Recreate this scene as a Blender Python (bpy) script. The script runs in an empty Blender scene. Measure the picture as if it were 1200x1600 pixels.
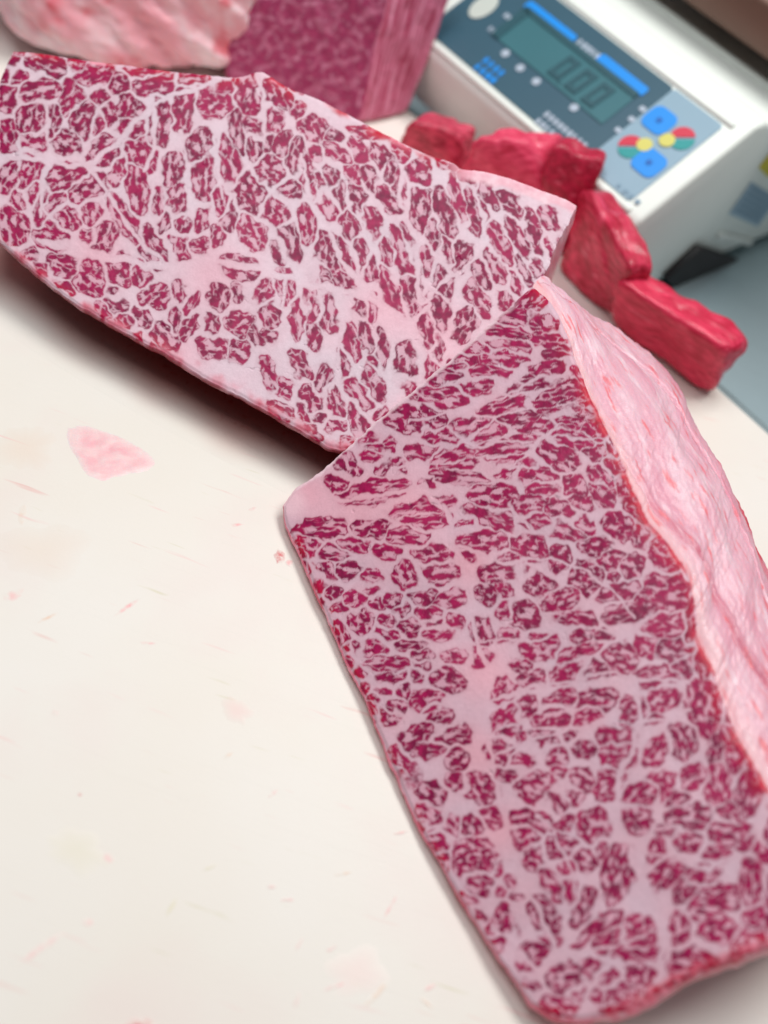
import bpy, bmesh, math, random
import numpy as np
from math import radians, cos, sin

SC = bpy.context.scene
COL = SC.collection

# ------------------------------------------------------------------ camera
PITCH, ROLL, CAM, FPX = radians(50), radians(20), np.array([0, 0, .42]), 1600.0
c_f = np.array([0, cos(PITCH), -sin(PITCH)])
_r = np.array([1, 0, 0.]); _u = np.array([0, sin(PITCH), cos(PITCH)])
c_r = cos(ROLL) * _r + sin(ROLL) * _u
c_u = -sin(ROLL) * _r + cos(ROLL) * _u
cd = bpy.data.cameras.new('camera'); cam = bpy.data.objects.new('camera', cd); COL.objects.link(cam)
from mathutils import Matrix, Vector
M = Matrix(((c_r[0], c_u[0], -c_f[0], CAM[0]), (c_r[1], c_u[1], -c_f[1], CAM[1]), (c_r[2], c_u[2], -c_f[2], CAM[2]), (0, 0, 0, 1)))
cam.matrix_world = M
cd.sensor_fit = 'VERTICAL'; cd.sensor_height = 36; cd.lens = 36
cd.clip_start = .01; cd.clip_end = 20
cd.dof.use_dof = True; cd.dof.focus_distance = .517; cd.dof.aperture_fstop = 3.5; cd.dof.aperture_blades = 0
SC.camera = cam

# ------------------------------------------------------------------ light: a bright shop interior
W = bpy.data.worlds.new("World"); SC.world = W; W.use_nodes = True
bg = W.node_tree.nodes['Background']; bg.inputs[0].default_value = (.97, .985, 1.0, 1); bg.inputs[1].default_value = .17
def area(name, loc, target, size, size_y, power, col):
    l = bpy.data.lights.new(name, 'AREA'); l.shape = 'RECTANGLE'; l.size = size; l.size_y = size_y; l.energy = power; l.color = col
    o = bpy.data.objects.new(name, l); COL.objects.link(o); o.location = loc
    o.rotation_euler = (Vector(target) - Vector(loc)).to_track_quat('-Z', 'Y').to_euler(); return o
area('ceiling_lamp', (.42, .95, 1.6), (.0, .4, 0), 1.0, .6, 22, (1, .985, .96))
area('ceiling_lamp', (-.55, .42, 1.7), (0, .4, 0), 1.0, .6, 13, (.98, .99, 1))
SC.view_settings.view_transform = 'Standard'; SC.view_settings.look = 'None'
SC.view_settings.exposure = .10; SC.view_settings.gamma = 1; SC.view_settings.use_curve_mapping = False
SC.cycles.max_bounces = 6; SC.cycles.diffuse_bounces = 4; SC.cycles.glossy_bounces = 3
SC.cycles.use_denoising = True
# ------------------------------------------------------------------ numeric noise
def _h(ix, iy, s):
    h = (ix.astype(np.int64) * 374761393 + iy.astype(np.int64) * 668265263 + s * 974634541) & 0xffffffff
    h = ((h ^ (h >> 13)) * 1274126177) & 0xffffffff
    h = ((h ^ (h >> 16)) * 2246822519) & 0xffffffff
    return ((h ^ (h >> 15)) & 0xffff) / 65535.0

def noise(x, y, s=0):
    """gradient noise, about -1..1"""
    ix = np.floor(x); iy = np.floor(y); fx = x - ix; fy = y - iy
    ux = fx * fx * fx * (fx * (fx * 6 - 15) + 10); uy = fy * fy * fy * (fy * (fy * 6 - 15) + 10)
    def g(i, j):
        a = _h(ix + i, iy + j, s) * 6.2831853
        return np.cos(a) * (fx - i) + np.sin(a) * (fy - j)
    a = g(0, 0); b = g(1, 0); c = g(0, 1); d = g(1, 1)
    return 1.5 * ((a + (b - a) * ux) + ((c + (d - c) * ux) - (a + (b - a) * ux)) * uy)

def fbm(x, y, s=0, o=3):
    r = 0; a = 1; t = 0
    for k in range(o):
        r = r + a * noise(x, y, s + k * 17); t += a; a *= .5; x = x * 2.03; y = y * 2.03
    return r / t

def sst(a, b, x):
    t = np.clip((x - a) / (b - a), 0, 1); return t * t * (3 - 2 * t)

def lin(r, g, b):
    c = np.array([r, g, b]) / 255.0
    return np.where(c <= .04045, c / 12.92, ((c + .055) / 1.055) ** 2.4)

def mix(a, b, t):
    return a + (b - a) * t[..., None]

# ------------------------------------------------------------------ lean lobules of the two cut faces
# each view: (x0, y0, magnification, "cx cy half_length half_width angle; ...")
LEFT = [(0, 60, 2.4, """90 50 35 15 0;170 90 75 38 15;285 82 38 24 10;25 140 25 28 0;65 150 30 24 -30;150 195 75 36 -15;30 230 55 32 100;
350 150 75 43 -20;265 220 65 40 115;375 205 48 28 110;440 175 40 34 20;115 300 65 52 90;125 385 48 33 0;200 315 55 18 100;310 310 65 43 110;
365 320 35 15 110;250 390 50 42 20;410 280 40 26 100;490 265 55 42 100;490 330 50 42 120;600 325 85 36 95;30 365 70 32 85;385 420 62 44 -40;
575 175 85 36 -15;560 122 90 16 0;720 150 70 26 -10;700 265 85 48 100;790 235 80 62 0;820 200 60 30 -10;925 205 75 48 90;890 340 85 25 85;
1045 205 70 42 60;1120 270 35 26 30;1175 345 55 42 60;1030 315 45 28 100;940 340 40 32 20;950 405 55 22 80;1010 390 28 18 90;1065 390 50 24 110;
1110 440 65 29 100;1018 495 53 46 30;745 400 62 46 100;765 520 90 38 85;860 460 90 33 80;930 580 73 58 60;1085 570 48 33 0;1035 650 60 40 70;
1150 500 70 28 80;1180 560 40 24 80;530 430 70 47 70;450 500 60 30 110;505 560 98 47 85;650 490 65 36 95;660 600 60 36 100;600 615 50 26 90;
625 680 50 18 110;685 710 40 24 100;670 780 50 33 80;755 680 42 20 95;750 780 30 26 0;815 740 40 24 90;830 620 55 28 75;865 660 70 20 100;
945 725 70 43 60;115 490 60 40 100;125 580 50 18 105;30 520 55 30 110;65 610 48 26 70;245 515 68 38 -20;160 630 75 17 105;200 620 45 24 -30;
335 565 73 42 -30;255 670 43 43 60;345 650 48 33 80;325 740 26 23 0;400 740 60 38 110;470 680 95 39 60;570 780 83 40 60;50 700 65 43 70;
190 745 68 43 20;115 810 26 20 0;235 850 60 33 20;340 900 75 52 40;450 870 58 50 60;525 880 50 33 80;250 930 40 17 30;900 860 65 38 20;
580 965 53 40 -20;670 960 52 17 90;440 1010 50 28 20;535 1045 50 24 60;720 1000 50 17 -65;710 1080 60 24 -60;655 1050 55 19 100;820 970 50 29 80;
790 1070 45 24 80;890 955 38 19 70;985 960 50 31 110;1070 940 75 27 80;1010 1040 60 33 60;895 1070 50 38 0;950 1110 40 20 60;1110 1050 75 22 85;
1165 970 50 21 100;1180 1110 60 28 90;615 1120 63 38 50;800 1160 55 38 0;890 1170 48 38 0;1010 1110 30 20 0;1090 760 75 30 75;1150 690 70 28 80;
1040 810 40 18 70;1190 890 40 19 90;380 1020 40 17 40;470 1060 50 24 60;1130 180 40 18 30;160 860 30 14 30;420 950 26 14 60;500 1110 40 14 45;
600 1180 46 18 40;1180 420 30 16 80;35 85 20 26 80"""),
 (400, 200, 2.308, """285 40 40 20 40;300 85 60 27 40;365 75 50 26 60;455 95 45 38 60;395 20 60 20 20;520 85 45 29 40;490 155 50 21 80;515 200 55 14 80;
590 165 50 40 70;415 185 45 24 70;470 250 70 24 50;350 165 40 24 70;230 210 50 20 70;270 170 40 17 60;255 270 65 24 70;305 240 50 18 80;
365 260 55 27 70;420 340 70 30 65;335 340 55 26 75;595 290 85 34 85;635 380 60 24 80;680 310 95 28 75;735 260 90 24 70;785 300 85 36 70;
840 240 60 20 55;925 275 60 30 40;980 310 50 24 50;1065 340 60 26 55;1010 400 70 20 65;1050 430 40 17 60;880 420 85 25 60;950 410 85 20 60;
860 500 65 20 65;815 530 55 25 65;965 520 55 18 65;1000 490 50 16 60;940 560 50 16 65;615 480 52 19 85;735 470 55 28 110;690 440 60 17 70;
525 440 100 32 70;560 430 90 12 72;470 430 60 20 70;400 480 80 26 65;260 450 75 42 80;240 530 45 36 60;320 470 70 23 65;310 545 45 28 60;
485 590 95 26 68;565 600 80 35 75;675 560 65 28 80;665 660 80 29 80;620 730 70 24 75;650 790 50 19 75;625 850 50 24 80;800 620 65 30 60;
750 710 60 36 110;900 620 35 21 90;545 850 75 36 80;560 930 50 32 60;375 660 50 20 80;395 740 75 20 70;420 660 50 15 100;345 770 65 26 75;
450 790 75 20 80;320 850 50 19 80;430 920 65 30 70;370 960 80 23 60;260 670 65 26 85;205 660 72 23 85;220 760 58 34 80;160 850 55 26 60;
100 930 38 33 30;240 910 55 29 100;200 975 45 33 60;290 990 60 26 70;230 1050 22 18 0;290 1080 35 26 30;370 1060 65 28 65;320 1130 35 19 30;
50 890 65 24 70;175 1030 40 15 70;440 1035 30 17 -20;210 1100 40 13 40;85 1015 50 20 30;640 70 30 14 30;690 130 40 16 30;760 180 40 14 35;
1090 390 36 14 60;700 860 40 16 60;590 800 30 14 70;430 860 30 12 80""")]
RIGHT = [(800, 430, 3.0, """410 730 70 46 30;470 800 90 33 75;290 770 95 36 20;395 830 58 36 20;485 890 60 46 60;535 985 60 42 70;590 1090 75 36 40;420 930 65 36 40;
420 1020 66 34 40;340 600 50 18 5;300 640 80 23 5;280 590 85 18 0;300 460 66 28 50;335 525 44 18 40;240 340 50 23 20;250 700 60 20 -5;330 670 60 20 10;200 640 60 16 0;430 640 40 22 60;375 560 50 18 60"""),
 (420, 420, 2.4, """985 115 60 28 -30;920 180 88 20 10;1020 200 60 26 15;900 240 83 18 10;890 285 88 15 10;780 300 60 23 5;740 340 50 18 0;
880 335 83 26 5;825 380 73 17 5;685 360 55 17 0;670 400 55 18 10;610 420 40 16 -5;785 442 58 22 0;650 480 98 32 12;1050 270 68 23 10;
1060 365 73 30 -10;1020 430 115 25 -10;1100 420 70 28 0;900 510 105 26 -15;1060 480 98 25 -8;1100 530 88 20 0;940 560 78 23 -10;1020 590 78 18 -5;
1130 570 58 23 0;500 560 72 42 20;615 560 48 38 30;645 632 66 27 -5;755 590 73 26 -8;830 610 58 23 -10;380 640 38 19 10;410 660 55 18 10;
385 700 38 20 0;300 735 48 39 50;262 800 38 19 0;580 685 63 26 0;460 740 58 23 -30;480 755 38 14 0;395 835 132 36 -10;870 680 103 24 -8;
700 700 88 25 -12;720 735 108 16 -5;860 720 88 18 -5;715 780 103 22 5;890 760 50 18 -10;1010 780 78 32 10;1030 820 58 27 0;1080 700 78 38 25;
1130 640 58 28 15;1145 810 45 30 10;840 850 87 42 5;980 880 68 32 0;1080 900 68 27 10;1170 880 40 23 0;570 900 117 24 -14;590 945 93 27 -5;
525 1005 73 28 0;195 975 97 35 0;145 1035 48 36 20;380 975 63 30 0;320 1035 68 23 15;440 1060 58 23 0;240 1062 53 20 5;830 935 108 23 20;
740 960 38 18 0;800 1020 87 42 0;750 1070 33 18 0;1060 960 97 26 15;1150 1000 58 42 20;965 1050 67 45 20;910 1085 48 20 -10;620 1075 63 28 0;
520 1150 48 42 40;640 1140 83 32 0;300 1135 53 27 0;210 1140 40 38 60;380 1155 43 20 10;140 1130 40 20 60;870 1140 78 35 -5;1085 1080 48 30 30;
1180 1150 48 35 0;1010 1175 48 23 0;120 1060 26 18 50;560 470 34 14 -10;1090 320 60 18 -5;960 640 50 16 -5;960 740 40 16 10;590 800 30 8 0"""),
 (440, 900, 3.0, """190 20 40 42 45;245 80 30 23 0;345 100 43 32 -20;400 60 45 13 -15;260 150 43 20 0;670 95 63 26 -8;800 105 78 29 -10;445 135 30 20 0;
525 110 38 32 30;570 155 40 17 -5;690 175 63 22 0;715 210 43 13 0;805 215 42 36 30;740 270 73 23 -8;375 220 50 42 60;268 265 55 26 70;500 210 42 23 10;
600 235 43 33 10;490 275 53 26 20;600 325 70 18 0;440 345 58 33 -10;350 330 35 14 20;665 375 48 23 0;810 375 53 28 0;940 380 48 40 -10;940 262 57 42 70;
1050 165 43 33 0;1150 190 68 47 30;1060 275 43 26 0;1170 305 43 26 0;960 90 46 36 20;1040 60 38 38 0;1130 90 35 17 0;500 410 98 32 5;660 420 43 18 10;
620 470 38 23 0;320 400 40 14 60;370 455 43 20 50;520 480 73 32 -10;490 530 48 23 20;570 540 40 28 90;785 490 73 52 10;680 580 73 42 -15;390 520 28 28 0;
430 580 24 17 30;545 605 43 33 40;500 660 43 33 0;430 630 38 17 45;745 665 66 34 -15;640 745 86 39 -30;810 752 73 30 -8;690 815 76 28 -5;575 890 97 39 55;
815 865 56 42 0;785 955 58 42 30;700 1015 68 42 20;935 1000 63 42 60;900 1050 43 23 0;1040 540 50 43 -50;1115 540 20 26 0;1165 490 48 33 0;1085 425 48 33 10;
1110 350 24 12 0;1175 390 38 33 0;1050 660 73 35 -40;1160 620 43 43 0;1065 720 48 20 0;1020 830 63 49 10;1120 860 48 20 0;1085 920 58 47 30;1160 960 38 28 0;
1140 1020 58 32 0;680 1120 68 42 20;795 1150 28 24 0;900 1160 48 30 0;975 1120 58 47 20;1145 1140 63 42 0;1000 1070 24 14 0;200 130 26 14 60;300 330 26 10 60;
410 690 20 10 50"""),
 (800, 800, 3.0, """75 165 80 52 10;30 280 45 25 0;60 480 75 56 10;40 60 45 20 0;140 45 78 26 10;260 85 88 42 20;340 60 58 32 20;500 70 73 55 20;600 115 48 36 80;395 160 68 39 -5;475 225 58 45 0;560 250 53 49 20;
720 200 80 68 40;225 215 53 52 0;340 310 70 68 0;130 340 68 47 20;475 300 28 18 0;500 375 107 35 -15;735 380 122 72 10;640 430 58 42 0;840 500 125 27 95;
230 420 83 47 -20;560 470 127 32 -12;280 500 107 38 10;330 560 58 42 10;430 580 43 18 0;720 540 102 52 -10;640 620 63 47 20;750 640 92 52 0;800 720 48 48 0;
690 770 102 45 -8;130 630 88 52 0;40 720 43 33 0;330 660 107 37 -20;500 690 78 66 20;270 750 93 42 -25;370 740 68 37 -10;95 785 58 36 -10;230 880 78 36 -15;
390 880 97 45 -8;350 950 63 45 -20;180 960 83 47 -10;580 930 63 57 -20;700 880 78 47 -25;640 980 58 20 -5;900 920 118 70 80;905 700 78 32 95;70 920 53 47 -20;
60 1060 28 17 0;250 1040 38 26 20;150 1050 68 39 0;490 1050 87 42 0;500 1140 87 52 0;680 1120 83 47 -50;800 1080 75 62 90;330 1110 53 39 0;220 1150 53 37 -20;
40 1170 58 28 0;965 1110 63 38 80;1050 1160 66 45 60;1020 960 60 22 80;1010 1050 40 24 80"""),
 (700, 1200, 2.4, """20 50 36 28 0;125 85 56 47 30;160 180 46 33 30;90 215 38 33 80;15 215 30 20 60;105 340 78 70 0;185 372 27 17 90;120 435 53 37 15;240 25 48 28 10;
330 70 88 52 20;400 110 58 42 30;470 100 38 33 90;510 45 53 42 0;600 60 60 52 -20;420 15 28 18 0;310 195 73 38 5;290 250 48 37 -20;430 220 48 23 -30;
420 290 58 42 0;545 220 63 57 90;575 300 38 20 90;515 340 40 35 0;320 345 38 36 0;440 380 38 28 60;390 440 63 26 55;455 450 53 26 80;635 400 107 52 100;
510 520 73 33 -70;560 600 107 28 -35;215 560 58 42 90;255 570 53 13 80;225 425 24 13 50;250 490 19 15 0;198 465 13 10 0;350 540 58 45 60;395 600 43 26 90;
330 690 58 42 -30;380 640 33 28 0;290 740 48 28 90;730 100 73 42 -20;705 185 58 49 80;800 70 53 42 90;860 130 43 28 -35;900 190 83 52 0;830 230 48 23 -10;
905 265 46 43 90;1010 60 73 47 90;930 30 48 38 0;1130 80 97 47 100;1060 170 48 47 0;1050 240 83 47 10;1010 320 48 30 0;1110 270 38 36 0;780 330 53 30 100;
820 390 63 47 -20;960 400 68 30 -10;1000 510 107 66 0;890 470 58 42 90;870 600 58 36 85;1020 590 78 62 -10;1145 430 107 47 100;1130 550 48 33 0;
600 640 63 30 -30;720 620 63 61 0;700 690 73 26 5;440 790 68 52 -15;540 760 43 36 0;595 790 37 36 0;490 840 38 23 0;420 890 58 33 10;720 790 50 44 90;
650 850 63 42 0;660 900 87 26 -5;920 740 97 55 0;860 830 43 33 -20;1130 650 68 47 -20;1180 700 48 38 90;1180 330 50 44 90;80 496 40 13 40;110 540 30 12 50;
160 600 30 16 60;185 660 24 16 60;300 800 40 20 50;1230 480 80 50 80;1250 600 70 50 90;1240 250 60 50 90;560 850 40 22 0;780 850 40 26 -20"""),
 (500, 1200, 3.0, """410 30 63 42 30;520 115 63 45 20;505 215 63 37 40;480 270 19 14 0;520 295 19 17 0;550 345 53 33 40;565 440 36 36 0;560 540 30 12 40""")]

def lobules(views):
    out = []
    for k, (x0, y0, m, s) in enumerate(views):
        for e in s.split(';'):
            cx, cy, a, b, th = map(float, e.split())
            if a < b: a, b, th = b, a, th + 90
            x, y, a, b = x0 + cx / m, y0 + cy / m, a / m, b / m
            # neighbouring close-ups overlap: keep each lobule once
            if views is RIGHT and any(k < j and X0 < x < X1 and Y0 < y < Y1 for j, X0, Y0, X1, Y1 in ((3, 800, 800, 1200, 1200), (4, 700, 1200, 1300, 1600), (5, 500, 1200, 700, 1600))): continue
            if any(math.hypot(x - p[0], y - p[1]) < .7 * min(b, p[3]) for p in out): continue
            out.append((x, y, a, b, math.radians(th)))
    return out

# broad seams of fat between the muscle bundles: half width; points
SEAMS_L = """5;0 243;62 245;110 262;137 258;170 228;205 200;240 165;265 152;300 140;358 118/4.5;228 262;238 225;243 195;240 165/4;283 205;292 260;300 320;290 345/3;340 200;338 260;345 310/
7;60 375;110 385;150 398;200 405;260 418;330 408;390 420;440 430;500 450;550 455;600 480;640 510;660 555;655 600/4;70 255;65 300;60 340/4;137 258;170 300;190 345;225 380;260 418/3;402 112;409 140;412 170/
4.5;630 270;625 320;640 345;655 380;650 430;660 470/4;740 290;760 340;755 400;700 430;660 470/5;520 380;560 440;600 480/3.5;470 240;480 300;520 380/3.5;560 330;580 390;560 440/3.5;440 430;445 500;430 560/3.5;540 470;530 540;520 610"""
SEAMS_R = """7;455 790;520 780;600 775;660 760;700 800;712 850;730 920;745 1000;770 1050;755 1120;770 1180;775 1240;800 1320;830 1400;860 1460;880 1500/4;640 660;720 640;780 620;850 585/3;690 600;760 590;830 600/
4.5;760 1100;830 1075;900 1060;960 1050;1000 1065;1030 1060;1075 1070/7;990 1060;1000 1130;975 1200;960 1260;985 1330;1010 1400;1030 1440;1045 1480;1030 1520/4.5;1000 1130;1050 1120;1080 1110/
5;985 1330;1050 1340;1110 1360;1150 1330/3.5;840 1270;870 1310;905 1400/5;595 1140;640 1125;680 1100;730 1110;755 1120/4;900 1490;960 1480;1030 1450/3.5;712 850;790 880;860 870;930 900;990 960/3;730 700;800 690;880 680;950 690/3.5;745 1000;830 1000;900 980;980 990/4;770 1180;850 1150;920 1130;975 1140"""
def seam_gap(X, Y, text, seed):
    """distance beyond the nearest broad seam (negative inside it)"""
    wx = X + 6 * noise(X / 35, Y / 35, seed + 60) + 2.5 * noise(X / 11, Y / 11, seed + 62); wy = Y + 6 * noise(X / 35, Y / 35, seed + 61) + 2.5 * noise(X / 11, Y / 11, seed + 63)
    best = np.full(X.shape, 60.0)
    wid = 1 + .5 * noise(X / 28, Y / 28, seed + 64)
    for part in text.replace(chr(10), '').split('/'):
        q = part.split(';'); w = float(q[0]); P = [tuple(map(float, e.split())) for e in q[1:]]
        for (ax, ay), (bx, by) in zip(P[:-1], P[1:]):
            k = np.nonzero((X > min(ax, bx) - 40) & (X < max(ax, bx) + 40) & (Y > min(ay, by) - 40) & (Y < max(ay, by) + 40))[0]
            ex, ey = bx - ax, by - ay; t = np.clip(((wx[k] - ax) * ex + (wy[k] - ay) * ey) / (ex * ex + ey * ey), 0, 1)
            best[k] = np.minimum(best[k], np.hypot(wx[k] - ax - ex * t, wy[k] - ay - ey * t) - w * wid[k] * (.85 if text is SEAMS_L else .6))
    return best

def cells(x, y, s):
    """distance between the nearest two feature points (small on a cell border)"""
    ix = np.floor(x); iy = np.floor(y); f1 = np.full(x.shape, 9.0); f2 = np.full(x.shape, 9.0)
    for i in (-1, 0, 1):
        for j in (-1, 0, 1):
            px = ix + i + .5 + .8 * (_h(ix + i, iy + j, s) - .5); py = iy + j + .5 + .8 * (_h(ix + i, iy + j, s + 77) - .5)
            d = np.hypot(px - x, py - y)
            f2 = np.minimum(f2, np.maximum(f1, d)); f1 = np.minimum(f1, d)
    return f2 - f1

def marble(X, Y, views, seed):
    """X, Y: flat arrays of cut-face coordinates (about 0.17 mm each). returns lean amount, distance to a lobule's rim, lobule number, fat flecks"""
    wx = X + 6.0 * noise(X / 26, Y / 26, seed) + 3.0 * noise(X / 12, Y / 12, seed + 1) + .7 * noise(X / 5, Y / 5, seed + 7)
    wy = Y + 6.0 * noise(X / 26, Y / 26, seed + 2) + 3.0 * noise(X / 12, Y / 12, seed + 3) + .7 * noise(X / 5, Y / 5, seed + 8)
    f1 = np.full(X.shape, -40.0); f2 = np.full(X.shape, -40.0); fl = np.zeros(X.shape); cb = np.ones(X.shape); idn = np.zeros(X.shape)
    order = np.argsort(Y, kind='stable'); Ys = Y[order]
    rng = random.Random(seed)
    for i, (cx, cy, a, b, th) in enumerate(lobules(views)):
        o1 = rng.random() * 100; o2 = rng.random() * 100; o3 = rng.random()
        gr = 4.0 if views is LEFT else 4.7; a = a * 1.06 + gr; b = b * 1.06 + gr
        R = a + 12
        lo = np.searchsorted(Ys, cy - R); hi = np.searchsorted(Ys, cy + R)
        k = order[lo:hi]; k = k[np.abs(X[k] - cx) < R]
        if k.size == 0: continue
        c, s = math.cos(th), math.sin(th)
        dx = wx[k] - cx; dy = wy[k] - cy
        u = dx * c + dy * s; v = -dx * s + dy * c
        sk = (o3 - .5) * .5
        v2 = v * (1 + sk * u / a)                      # one end blunter than the other
        q = ((np.abs(u) / a) ** 2.3 + (np.abs(v2) / b) ** 2.3) ** (1 / 2.3) + 1e-4
        g = np.sqrt((u / (a * a)) ** 2 + (v2 / (b * b)) ** 2) / q + 1e-4
        d = np.minimum((1 - q) / g, b)
        el = min(2.6, 1 + .6 * (a / b - 1))
        ux = X[k] - cx; uy = Y[k] - cy
        u0 = ux * c + uy * s; v0 = -ux * s + uy * c
        w1 = 2.2 * noise(u0 / 13 + o1, v0 / 13, seed + 31); w2 = 2.2 * noise(u0 / 13 + o2, v0 / 13, seed + 32)
        n = noise((u0 + w1) / (12 * el) + o1, (v0 + w2) / 8.5 + o2, seed + 5) + .22 * noise((u0 + w1) / (6 * el) + o2, (v0 + w2) / 4.5 + o1, seed + 6)
        e = cells((u0 + w1) / (9.5 * el) + o1, (v0 + w2) / 8.0 + o2, seed + 12)
        better = d > f1[k]
        f2[k] = np.where(better, f1[k], np.maximum(f2[k], d))
        fl[k] = np.where(better, n, fl[k]); cb[k] = np.where(better, e, cb[k]); idn[k] = np.where(better, i, idn[k])
        f1[k] = np.where(better, d, f1[k])
    if views is LEFT:
        top = np.interp(X, [0, 20, 200, 400, 560, 710, 900], [80, 80, 103, 112, 187, 256, 322]); dens = sst(190, 20, Y - top)
    else:
        dens = sst(-230, -20, ((X - 832) * 787 - (Y - 448) * 368) / 869)
    seam = (f1 - np.maximum(f2, -30)) * .5 - np.clip(2.1 + 3.4 * noise(X / 42, Y / 42, seed + 9) - .8 * dens, -.6, 5)
    d = np.minimum(f1 - 1.2 + 2.2 * noise(X / 12, Y / 12, seed + 16), np.where(f2 > -6, seam, 99))
    d = np.where(f1 > -12, np.minimum(d, seam_gap(X, Y, SEAMS_L if views is LEFT else SEAMS_R, seed)), d)
    rimw = np.maximum(1.0 + 4.2 * noise(X / 13, Y / 13, seed + 11), .15)
    inner = sst(rimw * .5, rimw * 1.6, d + .01)
    big = fbm(X / 60, Y / 60, seed + 13, 2)
    blob = sst(.20, .46, fl + .13 * sst(5, 14, d) + .15 * big - .10 * dens)
    line = sst(.32, .03, cb - .10 * noise(X / 8, Y / 8, seed + 14)) * sst(-.30, .10, fl + .15 * big - .08 * dens)
    notch = line * sst(.5, 2.5, d) * sst(.05, .3, noise(X / 11, Y / 11, seed + 15))
    fleck = np.maximum(np.maximum(blob, .85 * line) * inner, .8 * notch)
    d = d + .6 * noise(X / 4.6, Y / 4.6, seed + 18) * sst(9, 2, np.abs(d))
    lean = sst(-1.1, 1.5, d) * (1 - .92 * fleck)
    return lean, d, idn, fleck

def face_colour(X, Y, views, seed, fat, fatpink, lean_c, lean_dark, red, edge, pinks=()):
    lean, d, idn, fleck = marble(X, Y, views, seed)
    base = mix(fat[None, :].repeat(X.size, 0), fatpink, np.clip(.35 + .9 * fbm(X / 90, Y / 90, seed + 40, 3), 0, 1) * .55)
    for px, py, r in pinks:
        base = mix(base, fatpink, .9 * np.exp(-((X - px) ** 2 + (Y - py) ** 2) / (r * r)))
    base = base * (1 + .05 * fbm(X / 7, Y / 7, seed + 41, 2))[:, None]
    tone = np.clip(.5 + .55 * (np.sin(idn * 12.9898) * 43758.5453 % 1 - .5) + .9 * fbm(X / 13, Y / 13, seed + 42, 3), 0, 1)
    rim = np.exp(-((d - 2.6) / 2.2) ** 2)
    lc = mix(lean_c[None, :].repeat(X.size, 0), lean_dark, np.clip(tone * .85 - .08, 0, 1))
    er = sst(26, 2, edge) * np.clip(.6 + .8 * fbm(X / 22, Y / 22, seed + 43, 2), 0, 1)
    lc = mix(lc, red, er * .85)
    fc = mix(np.tile(lin(222, 156, 178), (X.size, 1)), base, np.full(X.size, .62))
    base2 = mix(base, fc, fleck * sst(-1, 2, d))
    col = mix(base2, lc, lean)
    # fat stained pink close to the lean
    halo = sst(-7, 0, d) * (1 - lean)
    col = mix(col, lc, .10 * halo)
    return np.clip(col, 0, 1), lean, d
# ------------------------------------------------------------------ helpers
def ray(x, y): return (x - 600) / FPX * c_r + (800 - y) / FPX * c_u + c_f
def onz(x, y, z):
    d = ray(x, y); return CAM + d * ((z - CAM[2]) / d[2])
def onplane(x, y, p, n):
    d = ray(x, y); return CAM + d * (np.dot(p - CAM, n) / np.dot(d, n))
def unit(v): v = np.asarray(v, float); return v / np.linalg.norm(v)

def tag(o, label=None, cat=None, group=None, kind=None):
    for k, v in (('label', label), ('category', cat), ('group', group), ('kind', kind)):
        if v: o[k] = v
    return o
def link(name, me, mat=None, parent=None):
    o = bpy.data.objects.new(name, me); COL.objects.link(o)
    if mat: me.materials.append(mat)
    if parent: o.parent = parent
    return o
def empty(name, label, cat, group=None):
    o = bpy.data.objects.new(name, None); COL.objects.link(o); o.empty_display_size = .02
    return tag(o, label, cat, group)
def mesh_np(name, V, faces, mat, parent=None, col=None, wet=None, smooth=True, alpha=1.0):
    me = bpy.data.meshes.new(name)
    F = np.asarray(faces, np.int32); nf = len(F); k = F.shape[1]
    me.vertices.add(len(V)); me.vertices.foreach_set('co', np.ascontiguousarray(V, np.float32).ravel())
    me.loops.add(nf * k); me.loops.foreach_set('vertex_index', F.ravel())
    me.polygons.add(nf); me.polygons.foreach_set('loop_start', np.arange(nf, dtype=np.int32) * k)
    me.polygons.foreach_set('loop_total', np.full(nf, k, np.int32))
    me.update(calc_edges=True); me.validate()
    me.polygons.foreach_set('use_smooth', np.full(len(me.polygons), smooth)); me.update()
    if col is not None:
        a = me.attributes.new('tint', 'FLOAT_COLOR', 'POINT')
        a.data.foreach_set('color', np.c_[np.clip(col, 0, 1), np.full(len(V), alpha)].astype(np.float32).ravel())
    if wet is not None:
        a = me.attributes.new('amount', 'FLOAT', 'POINT'); a.data.foreach_set('value', np.asarray(wet, np.float32))
    return link(name, me, mat, parent)
def grid_faces(nu, nv, flip=False, closed=False):
    """vertex index = v * nu + u"""
    uu = np.arange(nu if closed else nu - 1); vv = np.arange(nv - 1)
    a, b = np.meshgrid(uu, vv); a = a.ravel(); b = b.ravel(); a2 = (a + 1) % nu
    q = np.stack([b * nu + a, b * nu + a2, (b + 1) * nu + a2, (b + 1) * nu + a], 1)
    return q[:, ::-1] if flip else q
def curve(pts, n):
    """smooth curve through the points, even in length"""
    P = np.asarray(pts, float); m = len(P)
    E = np.vstack([2 * P[0] - P[1], P, 2 * P[-1] - P[-2]])
    out = []
    for i in range(m - 1):
        t = np.linspace(0, 1, 24, endpoint=(i == m - 2))[:, None]
        p0, p1, p2, p3 = E[i], E[i + 1], E[i + 2], E[i + 3]
        out.append(.5 * (2 * p1 + (p2 - p0) * t + (2 * p0 - 5 * p1 + 4 * p2 - p3) * t ** 2 + (-p0 + 3 * p1 - 3 * p2 + p3) * t ** 3))
    Q = np.vstack(out); s = np.r_[0, np.cumsum(np.linalg.norm(np.diff(Q, axis=0), axis=1))]
    tt = np.linspace(0, s[-1], n)
    return np.stack([np.interp(tt, s, Q[:, k]) for k in range(Q.shape[1])], 1)
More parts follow.
